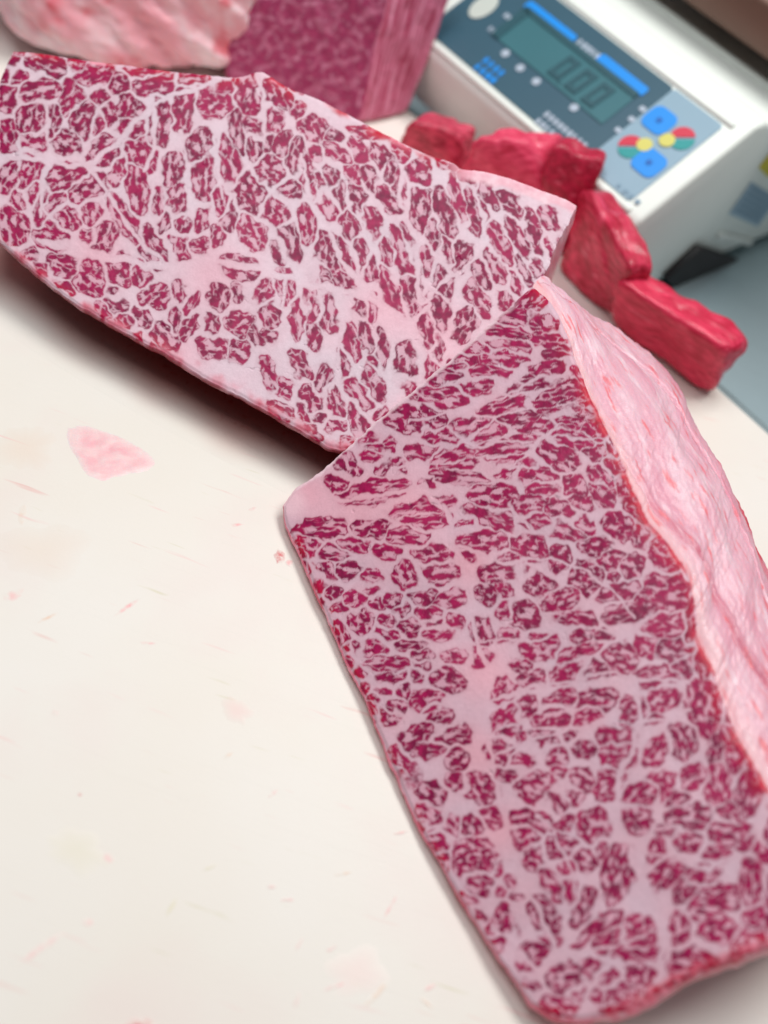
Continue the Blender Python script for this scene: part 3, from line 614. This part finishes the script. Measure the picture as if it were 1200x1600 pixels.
for j in range(NT):
    t = tt[j]; k = np.arange(NS) * 1.0
    P = ridge * (1 - t) + far * t
    span = np.linalg.norm(far - ridge, axis=1)
    yy = span * t * 4200; xx = k * 2.0
    bul = span * .10 * math.sin(math.pi * t) * sst(0, .1, ss)
    lump = .0034 * fbm(xx / 240, yy / 160, 101, 2) + .0007 * fbm(xx / 60, yy / 50, 102, 3) + .0003 * fbm(xx / 16, yy / 12, 105, 2)
    # seams where sheets of fat overlap, running with the piece
    band = (t - (.03 + .52 * np.clip(ss - .26, 0, 1)) - .03 * noise(xx / 160, xx * 0, 103)) * 840; lump = lump - .0026 * np.exp(-(band / 14) ** 2) - .0020 * sst(0, 40, band) * sst(400, 60, band)
    band2 = (t - .62 - .12 * noise(xx / 200, xx * 0 + 5, 104)) * 840; lump = lump - .0022 * np.exp(-(band2 / 10) ** 2)
    P = P + upv * (bul + lump * sst(0, .05, t * np.ones(NS)) * sst(0, .05, ss))[:, None]
    if j >= NT - 30:
        q = (j - (NT - 30) + 1) / 30
        ang = q
        P[:, 2] = P[:, 2] * (1 - q) + .0012 * q
        outw = np.array([.59, .80, 0]); P = P + outw * (.008 * math.sin(math.pi * min(1, q * 1.1)) - .012 * q)
        yy = yy + q * 300
    V.append(P)
    c = mix(np.tile(lin(220, 180, 192), (NS, 1)), lin(212, 140, 160), np.clip(.38 + .9 * fbm(xx / 150, yy / 60, 106, 4), 0, 1))
    c = mix(c, lin(230, 204, 212), sst(.1, .5, fbm(xx / 60 + 9, yy / 30, 107, 3)) * .6)
    # creamy lip of fat next to the cut face, with the red of the cut showing through
    lip = sst(60, 12, yy) * (.6 + .4 * sst(.5, .2, ss)); c = mix(c, lin(228, 180, 180), lip * .7)
    c = mix(c, lin(206, 60, 84), sst(20, 0, yy) * np.clip(.45 + 1.2 * fbm(xx / 40, yy / 30, 108, 2), 0, 1) * sst(.12, .3, ss) * .55 * sst(-.1, .25, fbm(xx / 90, yy * 0, 98, 2)))
    # thin membrane of lean along the first seam
    mem = np.exp(-((band - 12) / (26 + 14 * noise(xx / 90, xx * 0, 109))) ** 2) * sst(.3, .4, ss) * (.55 + .45 * noise(xx / 30, yy / 4, 110))
    c = mix(c, lin(190, 84, 110), np.clip(mem * 1.2, 0, 1) * .9)
    c = mix(c, lin(222, 92, 100), sst(.22, .48, fbm(xx / 60 + 20, yy / 18, 111, 3)) * .75)
    c = mix(c, lin(208, 112, 134), sst(.45, 1.0, t + .3 * fbm(xx / 120, yy / 90, 114, 3)) * sst(.1, .4, ss) * .6)
    rim = sst(.72, .98, t + .22 * fbm(xx / 60, yy / 50, 112, 3)) * sst(.25, .4, ss)
    c = mix(c, lin(204, 30, 54), np.clip(rim * (.6 + 1.4 * fbm(xx / 40, yy / 40, 113, 2)), 0, 1))
    Cc.append(rcol * (1 - min(1, t / .012)) + c * min(1, t / .012) if t < .012 else c)
mesh_np('fat_side', np.concatenate(V), grid_faces(NS, NT, True), FATM, right, np.concatenate(Cc))

# scrap of fat smeared on the board
def scrap():
    nu, nv = 72, 22; th = np.linspace(0, 2 * math.pi, nu, endpoint=False)
    pts = curve([(104, 668), (130, 664), (165, 674), (200, 688), (240, 715), (234, 735), (190, 744), (160, 752), (135, 742), (118, 715), (104, 690), (104, 668)], nu + 1)[:-1]
    c0 = np.array([165, 708]); V = []; C = []; A = []
    for j in range(nv):
        r = j / (nv - 1); k = np.arange(nu) * 1.0
        p = c0 + (pts - c0) * r * (1 + .05 * r * noise(k / 3, k * 0, 121))[:, None]
        hh = .0002 + .0006 * (1 - r ** 3) * (1 + .8 * noise(p[:, 0] / 18, p[:, 1] / 18, 122)) - .0003 * r ** 8
        V += [onz(x, y, h) for (x, y), h in zip(p, hh)]
        a = np.clip(.45 + .9 * fbm(p[:, 0] / 26, p[:, 1] / 12, 123, 3), 0, 1); c = mix(np.tile(lin(236, 206, 206), (nu, 1)), lin(236, 172, 180), a)
        C.append(mix(c, lin(235, 222, 218), np.full(nu, .85 * r ** 6)))
    o = mesh_np('fat_scrap', np.array(V), grid_faces(nu, nv, False, True), FATM, None, np.concatenate(C))
    tag(o, 'thin pale pink scrap of fat stuck to the bare chopping board', 'fat scrap')
scrap()

# ------------------------------------------------------------------ meat further back: solid lumps from eight corners
def lump(name, corners, colfun, mat, n=44, rnd=.16, rough=.004, seed=1, parent=None, parts=None, nscale=30, sq=5, fine=.35):
    """corners: bottom-front-left, bfr, bbr, bbl, then the same four on top. each side a dense sheet, rounded and uneven."""
    c = np.array(corners, float); ctr = c.mean(0)
    def tri(x, y, z):
        # soften the cube towards a rounded solid
        q = np.stack([x, y, z], -1) * 2 - 1
        m = np.abs(q); L = (m ** sq).sum(-1) ** (1 / sq)
        q = q / np.maximum(L, 1e-6)[..., None] * np.maximum.reduce([m[..., 0], m[..., 1], m[..., 2]])[..., None] * (1 + 0 * rnd)
        x, y, z = np.moveaxis((q + 1) / 2, -1, 0)
        b = (1 - y)[..., None] * ((1 - x)[..., None] * c[0] + x[..., None] * c[1]) + y[..., None] * ((1 - x)[..., None] * c[3] + x[..., None] * c[2])
        t = (1 - y)[..., None] * ((1 - x)[..., None] * c[4] + x[..., None] * c[5]) + y[..., None] * ((1 - x)[..., None] * c[7] + x[..., None] * c[6])
        return b * (1 - z)[..., None] + t * z[..., None]
    g = np.linspace(0, 1, n); a, b = np.meshgrid(g, g)
    a = a.ravel(); b = b.ravel(); o = np.zeros_like(a); i = np.ones_like(a)
    sides = {'front': (a, o, b, False), 'right': (i, a, b, False), 'back': (1 - a, i, b, False), 'left': (o, 1 - a, b, False), 'top': (a, b, i, False), 'bottom': (a, b, o, True)}
    groups = {}
    for s, (x, y, z, fl) in sides.items():
        P = tri(x, y, z); d = P - ctr; d /= np.linalg.norm(d, axis=1)[:, None]
        h = fbm(P[:, 0] * nscale + P[:, 2] * 21, P[:, 1] * nscale + P[:, 2] * 17, seed, 3) + fine * fbm(P[:, 0] * nscale * 4 + P[:, 2] * 90, P[:, 1] * nscale * 4 - P[:, 2] * 80, seed + 5, 2)
        P = P + d * (rough * h)[:, None]; P[:, 2] = np.maximum(P[:, 2], .0012)
        C = colfun(s, a, b, P)
        groups.setdefault(parts.get(s, parts['*']) if parts else None, []).append((P, C, grid_faces(n, n, fl)))
    res = None
    for pn, lst in groups.items():
        off = 0; Vs = []; Cs = []; Fs = []
        for P, C, F in lst: Vs.append(P); Cs.append(C); Fs.append(F + off); off += len(P)
        ob = mesh_np(pn or name, np.concatenate(Vs), np.concatenate(Fs), mat, parent, np.concatenate(Cs))
        res = res or ob
    return res
def six(bl, br, tl, tr, btl, btr, h, zb=.0012):
    """corners from the near base edge, near top edge and far top edge as seen, top at height h"""
    b0, b1 = onz(*bl, zb), onz(*br, zb); t0, t1 = onz(*tl, h), onz(*tr, h); u0, u1 = onz(*btl, h), onz(*btr, h)
    d0, d1 = u0.copy(), u1.copy(); d0[2] = d1[2] = zb
    return [b0, b1, d1, d0, t0, t1, u1, u0]
def lean_col(dark, light, seed, dark_sides=()):
    def f(s, a, b, P):
        st = fbm(a * 7 + seed, b * 22 + seed, seed, 3)
        q = np.clip(.5 + 1.3 * st + .6 * fbm(a * 3, b * 3, seed + 3, 2), 0, 1)
        c = mix(np.tile(dark, (len(a), 1)), light, q)
        return mix(c, lin(226, 120, 140), sst(.25, .7, fbm(a * 4 + 9, b * 14, seed + 6, 3)) * .7)
    return f
LD, LL = lin(146, 18, 46), lin(220, 80, 106)
CUB = [('lean beef cube half hidden at the left end of the row beside the block', six((606, 262), (704, 300), (632, 190), (728, 216), (668, 172), (752, 196), .045), LD, LL),
       ('lean beef cube with a broad flat pink front, second from the left', six((690, 330), (850, 395), (732, 216), (862, 228), (772, 196), (890, 206), .068), lin(200, 42, 76), lin(232, 84, 116)),
       ('dark lean beef cube with a pointed corner under the display, third in the row', six((812, 380), (886, 405), (858, 226), (948, 252), (888, 208), (955, 236), .072), lin(150, 18, 46), lin(196, 40, 74)),
       ('tall lean beef cube standing behind the corner of the marbled slab', six((866, 418), (944, 488), (910, 292), (988, 420), (952, 284), (1040, 412), .060), lin(158, 16, 44), lin(212, 58, 90)),
       ('long lean beef chunk at the right end of the row by the board edge', six((950, 508), (1108, 624), (958, 432), (1130, 545), (1004, 408), (1176, 520), .046), lin(182, 20, 56), lin(226, 60, 94))]
for i, (lb, cs, d, l) in enumerate(CUB):
    o = lump('beef_cube', cs, lean_col(d, l, 130 + 7 * i), LEAN, 56, .2, .0075, 140 + i, nscale=22, sq=7, fine=.14)
    tag(o, lb, 'beef cube', 'lean beef cubes in a row behind the slabs')

# tall marbled block standing behind
blk = empty('beef_block', 'tall marbled beef block standing at the back beside the scale', 'beef')
B0, B1 = onz(350, 128, .0012), onz(562, 196, .0012)
bx = unit(B1 - B0); byv = np.array([-bx[1], bx[0], 0])
fn = unit(np.array([byv[0] * -.95, byv[1] * -.95, .30]))
t0 = onplane(352, -70, B0, fn); t1 = onplane(618, -50, B0, fn)
r0 = onz(640, 180, .0012)
rt = t1 + (r0 - B1) * 1.0 + np.array([0.012, 0, .006])
bb = B0 + byv * .10; tb = t0 + byv * .09
def blk_col(s, a, b, P):
    X = a * 360 + 7; Y = b * 440
    if s == 'front':
        w = fbm(X / 40, Y / 40, 151, 2); e = cells(X / 46 + .5 * w, Y / 52 + .4 * w, 152); n2 = fbm(X / 15, Y / 22, 153, 3)
        c = mix(np.tile(lin(178, 74, 114), (len(a), 1)), lin(130, 30, 76), np.clip(.5 + n2, 0, 1))
        f = np.clip(.6 * sst(.34, .0, e + .25 * n2) * sst(-.4, .3, fbm(X / 30, Y / 30, 158, 2)) + .8 * sst(.05, .5, n2), 0, 1)
        return mix(c, lin(220, 150, 178), f * .85)
    if s in ('right', 'back'):
        st = fbm(a * 26, b * 2.0, 154, 3); c = mix(np.tile(lin(176, 52, 92), (len(a), 1)), lin(226, 150, 176), np.clip(.55 + 1.3 * st, 0, 1))
        return mix(c, lin(160, 40, 74), sst(.1, .5, fbm(a * 5, b * 4, 155, 3)) * .6)
    return mix(np.tile(lin(236, 176, 190), (len(a), 1)), lin(206, 70, 96), sst(0, .5, fbm(a * 6, b * 6, 156, 3)))
lump('cut_face', [B0, B1, r0, bb, t0, t1, rt, tb], blk_col, MEAT, 110, .1, .0022, 157, blk, {'front': 'cut_face', 'right': 'fibre_side', '*': 'outer_fat'}, sq=24)

# lump of pale fat at the back left
fc = six((-120, 40), (352, 140), (-140, -60), (338, 20), (-60, -150), (380, -60), .075)
fc[0] = onz(-40, 92, .0012); fc[1] = onz(348, 142, .0012); fc[2] = fc[1] + np.array([.05, .10, 0]); fc[3] = fc[0] + np.array([-.05, .13, 0])
fc[4] = fc[0] + np.array([.005, .02, .085]); fc[5] = fc[1] + np.array([-.01, .015, .085]); fc[6] = fc[2] + np.array([-.01, .0, .07]); fc[7] = fc[3] + np.array([0, 0, .07])
def fat_col(s, a, b, P):
    x = P[:, 0] * 60; y = P[:, 1] * 60 + P[:, 2] * 50
    c = mix(np.tile(lin(236, 172, 182), (len(a), 1)), lin(242, 222, 226), sst(-.2, .45, fbm(x / 2.2, y / 2.2, 161, 4)))
    return mix(c, lin(222, 72, 92), sst(.12, .5, fbm(x / 1.6 + 5, y / 1.6, 162, 4)) * .75)
o = lump('fat_chunk', fc, fat_col, FATM, 90, .3, .015, 163, nscale=19, sq=4, fine=.15); tag(o, 'lumpy pale pink chunk of trimmed fat at the back left', 'beef fat')

# ------------------------------------------------------------------ the weighing scale
scale = empty('weighing_scale', 'cream digital weighing scale with a sloping blue keypad and display beyond the board', 'scale')
SP = onz(650, 52, .05); TA = radians(30); VS = YS * cos(TA) + ZS * sin(TA); NS_ = unit(np.cross(XS, VS))
S0, S1, TL = -.007, .243, .104
def prism(name, pts, depth, axes, P, mat, parent, bev=0, seg=2):
    """outline pts in (axes[0], axes[1]) at P, thickness depth along axes[2]"""
    bm = bmesh.new(); a, b, c = axes
    vs = [bm.verts.new(Vector(P + a * x + b * y)) for x, y in pts]
    f = bm.faces.new(vs); r = bmesh.ops.extrude_face_region(bm, geom=[f])
    for v in [g for g in r['geom'] if isinstance(g, bmesh.types.BMVert)]: v.co += Vector(c * depth)
    bmesh.ops.recalc_face_normals(bm, faces=bm.faces)
    if bev: bmesh.ops.bevel(bm, geom=list(bm.edges), offset=bev, segments=seg, affect='EDGES', profile=.5)
    me = bpy.data.meshes.new(name); bm.to_mesh(me); bm.free()
    if bev: me.polygons.foreach_set('use_smooth', np.ones(len(me.polygons), bool))
    return link(name, me, mat, parent)
# body: profile across (YS, ZS) swept along XS
cy, cz = TL * cos(TA), TL * sin(TA)
prof = [(.040, -.0725), (.034, -.052), (.010, -.052), (0, -.022), (-.004, -.004), (0, .002), (cy, cz + .002), (cy + .012, cz + .003), (cy + .020, cz - .002), (.36, cz - .002), (.37, cz - .012), (.37, -.0725)]
prism('body', prof, S1 - S0, (YS, ZS, XS), SP + XS * S0, PLASTIC, scale, .0035, 3)
bevel_box('base', SP, XS, YS, ZS, (S0 + .012, .045, CZ - .05 + .0006), (S1 - .012, .34, -.0720), BLACK, scale, .002)
axes = (XS, VS, NS_); PP = SP + NS_ * .0018 + ZS * 0.0
def rrect(x0, y0, x1, y1, r, k=5):
    out = []
    for cx, cy_, a0 in ((x1 - r, y0 + r, -90), (x1 - r, y1 - r, 0), (x0 + r, y1 - r, 90), (x0 + r, y0 + r, 180)):
        for i in range(k + 1):
            t = radians(a0 + 90 * i / k); out.append((cx + r * cos(t), cy_ + r * sin(t)))
    return out
def flat(name, pts, lift, th, mat, parent, bev=0): return prism(name, pts, th, axes, PP + NS_ * lift, mat, parent, bev, 1)
def st(x, y):
    q = onplane(x, y, PP, NS_) - PP; return np.array([q @ XS, q @ VS])
pan = flat('display_panel', rrect(.004, .006, .1795, .090, .003), 0, .0008, NAVY, scale)
key = flat('keypad', rrect(.1797, .006, .2265, .090, .003), 0, .0008, GREYP, scale)
# bezel ridge round the panel
for nm, pts in (('bezel', [(-.002, -.001), (.232, -.001), (.232, .0045), (-.002, .0045)]), ('bezel', [(-.002, .092), (.232, .092), (.232, .0975), (-.002, .0975)])):
    flat(nm, pts, -.0012, .0028, PLASTIC, scale, .001)
a = st(772, 62); b = st(943, 194); c2 = st(816, 24); 
lx0, lx1, ly0, ly1 = (a[0] + c2[0]) / 2, b[0], (a[1] + b[1]) / 2, max(c2[1], st(1000, 155)[1])
lcd = flat('display', [(lx0, ly0), (lx1, ly0), (lx1, ly1), (lx0, ly1)], .0009, .0006, LCD, scale)
flat('display_shade', [(lx0 - .003, ly1 - .003), (lx1, ly1 - .003), (lx1, ly1 + .002), (lx0 - .003, ly1 + .002)], .0016, .0006, LCDD, lcd)
flat('display_shade', [(lx0 - .004, ly0), (lx0 + .004, ly0), (lx0 + .004, ly1), (lx0 - .004, ly1)], .0018, .0004, LCDD, lcd)
# the reading 0.00 in seven-segment strokes
def digit(x, y, w, h, segs, parent):
    th = w * .34; sl = .12 * w
    B = {'a': (0, h - th, w, h), 'g': (0, h / 2 - th / 2, w, h / 2 + th / 2), 'd': (0, 0, w, th), 'f': (0, h / 2, th, h), 'b': (w - th, h / 2, w, h), 'e': (0, 0, th, h / 2), 'c': (w - th, 0, w, h / 2)}
    for s in segs:
        x0, y0, x1, y1 = B[s]
        q = [(x + px + sl * py / h, y + py) for px, py in ((x0, y0), (x1, y0), (x1, y1), (x0, y1))]
        flat('digit_stroke', q, .0016 + .00006 * ord(s) % .0004, .0003, LCDD, parent)
d0 = st(879, 110); d1 = st(904, 132); d2 = st(932, 152); hh = (ly1 - ly0) * .66; yb = ly0 + (ly1 - ly0) * .12
for q in (d0, d1, d2): digit(q[0] - .0062, yb, .0118, hh, 'abcdef', lcd)
flat('decimal_point', rrect(d0[0] + .0066, yb - .0012, d0[0] + .0086, yb + .001, .0006), .0017, .0003, LCDD, lcd)
def bar(p0, p1, w, mat, name, parent):
    p = st(*p0); q = st(*p1); m = (p[1] + q[1]) / 2
    return flat(name, rrect(p[0], m - w / 2, q[0], m + w / 2, w * .3), .0010, .0005, mat, parent)
bar((820, 10), (900, 63), .0085, BLUE, 'blue_stripe', pan); bar((934, 92), (1010, 146), .0085, BLUE, 'blue_stripe', pan)
# strip of white print between the stripes: too blurred to read, so plain strokes
def scribble(p, n, w, h, gap, mat, parent, rows=1, rgap=.003, seed=0):
    rnd = random.Random(seed); o = st(*p)
    for r in range(rows):
        for i in range(n):
            x = o[0] + i * (w + gap); y = o[1] - r * (h + rgap); k = rnd.random()
            flat('print_mark', [(x, y), (x + w * (.6 + .4 * k), y), (x + w * (.6 + .4 * k), y + h), (x, y + h)], .0010, .0003, mat, parent)
scribble((899, 70), 5, .0034, .0055, .0012, PALE, pan, seed=1)
for p in ((790, 85), (813, 108), (838, 129), (897, 170)):
    q = st(*p); flat('indicator', rrect(q[0] - .0032, q[1] - .0032, q[0] + .0032, q[1] + .0032, .0030), .0010, .0003, PALE, pan)
scribble((786, 27), 3, .0028, .004, .001, PALE, pan, 1, seed=2); scribble((762, 48), 4, .0026, .004, .001, PALE, pan, 1, seed=3)
scribble((753, 98), 4, .0042, .0055, .0016, BLUE, pan, 2, .0025, 4)
scribble((848, 182), 9, .0034, .005, .0014, PALE, pan, 2, .003, 5)
for p in ((1004, 172), (987, 188), (966, 205)):
    q = st(*p); flat('print_mark', rrect(q[0] - .0025, q[1] - .002, q[0] + .0025, q[1] + .002, .001), .0010, .0003, PALE, pan)
q = st(756, 12); flat('badge', [(q[0] + .0085 * cos(t), q[1] + .013 * sin(t)) for t in np.linspace(0, 2 * math.pi, 28, endpoint=False)], .0010, .0004, plain('badge_print', (.55, .60, .55), .5), pan)
for p in ((1030, 190), (1014, 256)):
    q = st(*p); b_ = flat('key', rrect(q[0] - .0105, q[1] - .0100, q[0] + .0105, q[1] + .0100, .006), .0009, .0006, BLUE, key)
    flat('key_mark', rrect(q[0] - .002, q[1] - .002, q[0] + .002, q[1] + .002, .001), .0016, .0003, plain('key_ink', (.0, .12, .48), .5), b_)
for p, yp in (((985, 231), (1007, 228)), ((1066, 218), (1042, 221))):
    q = st(*p); y_ = st(*yp); R = .0085
    # the horizontal parting of the key follows the picture's tilt: from lower left to upper right of the panel
    p1 = st(p[0] + 20, p[1]) - q; an = math.atan2(p1[1], p1[0])
    for nm, mt, a0 in (('key', RED, an), ('key', GREEN, an + math.pi)):
        off = .0009 * np.array([cos(a0 + math.pi / 2), sin(a0 + math.pi / 2)])
        flat(nm, [(q[0] + off[0] + R * cos(a0 + t), q[1] + off[1] + R * sin(a0 + t)) for t in np.linspace(0, math.pi, 18)], .0009, .0005, mt, key)
    flat('key', [(y_[0] + .0055 * cos(t), y_[1] + .0055 * sin(t)) for t in np.linspace(0, 2 * math.pi, 20, endpoint=False)], .0012, .0004, YELLOW, key)
scribble((962, 292), 4, .004, .003, .002, LABELI, key, 1, seed=8)
# right flank: labels, moulding and a black patch for the dark gap below
XR = SP + XS * S1
def sy(x, y):
    q = onplane(x, y, XR + XS * .0006, XS) - XR; return np.array([q @ YS, q @ ZS])
def sidepatch(name, px, lift, th, mat, parent, bev=0): return prism(name, [sy(*p) for p in px], th, (YS, ZS, XS), XR + XS * lift, mat, parent, bev, 1)
lab = sidepatch('rating_label', [(1139, 334), (1184, 354), (1216, 310), (1174, 284)], .0004, .0004, LABELG, scale)
for k in range(5):
    f0 = .14 + k * .17
    A_ = np.array([1139, 334]) * (1 - f0) + np.array([1174, 284]) * f0; B_ = np.array([1184, 354]) * (1 - f0) + np.array([1216, 310]) * f0
    A_ = A_ + (B_ - A_) * .1; B_ = B_ - (B_ - A_) * .1; u_ = np.array([3.5, -5])
    sidepatch('print_mark', [A_, B_, B_ + u_, A_ + u_], .0009, .0003, LABELI, lab)
sidepatch('warning_label', [(1186, 262), (1200, 277), (1222, 262), (1206, 236)], .0004, .0004, YEL2, scale)
sidepatch('moulded_rib', [(1118, 372), (1172, 384), (1176, 374), (1124, 361)], .0004, .0015, PLASTIC, scale, .0004)
gap_patch = sidepatch('gap_patch', [(1033, 430), (1087, 380), (1158, 404), (1128, 448), (1080, 470)], .0006, .006, BLACK, scale, .001)  # black patch laid on the flank for the shade in the gap below
# platter above the body
pz = SP[2] + cz + .016
pf = onz(1200, 100, pz); po = (pf - SP) @ YS
pl0 = SP + YS * po; pl0[2] = pz
plat = prism('platter', [(-.02, 0), (.29, 0), (.29, .30), (-.02, .30)], .034, (XS, YS, ZS), pl0, BROWN, scale, .006, 3)
prism('platter_top', [(-.017, .004), (.287, .004), (.287, .297), (-.017, .297)], .002, (XS, YS, ZS), pl0 + ZS * .0345, RIM, plat, .0008, 1)
prism('platter_post', [(.10, .08), (.16, .08), (.16, .14), (.10, .14)], .022, (XS, YS, ZS), pl0 - ZS * .020, BLACK, scale, .002, 1)
# low ridge on the body in front of the platter
q0 = onz(1180, 122, SP[2] + cz); ro = (q0 - SP) @ YS
prism('moulded_rib', [(0, 0), (.003, .004), (.007, .004), (.010, 0)], .24, (YS, ZS, XS), SP + YS * ro + ZS * (cz - .0025) + XS * S0, PLASTIC, scale, .001, 1)
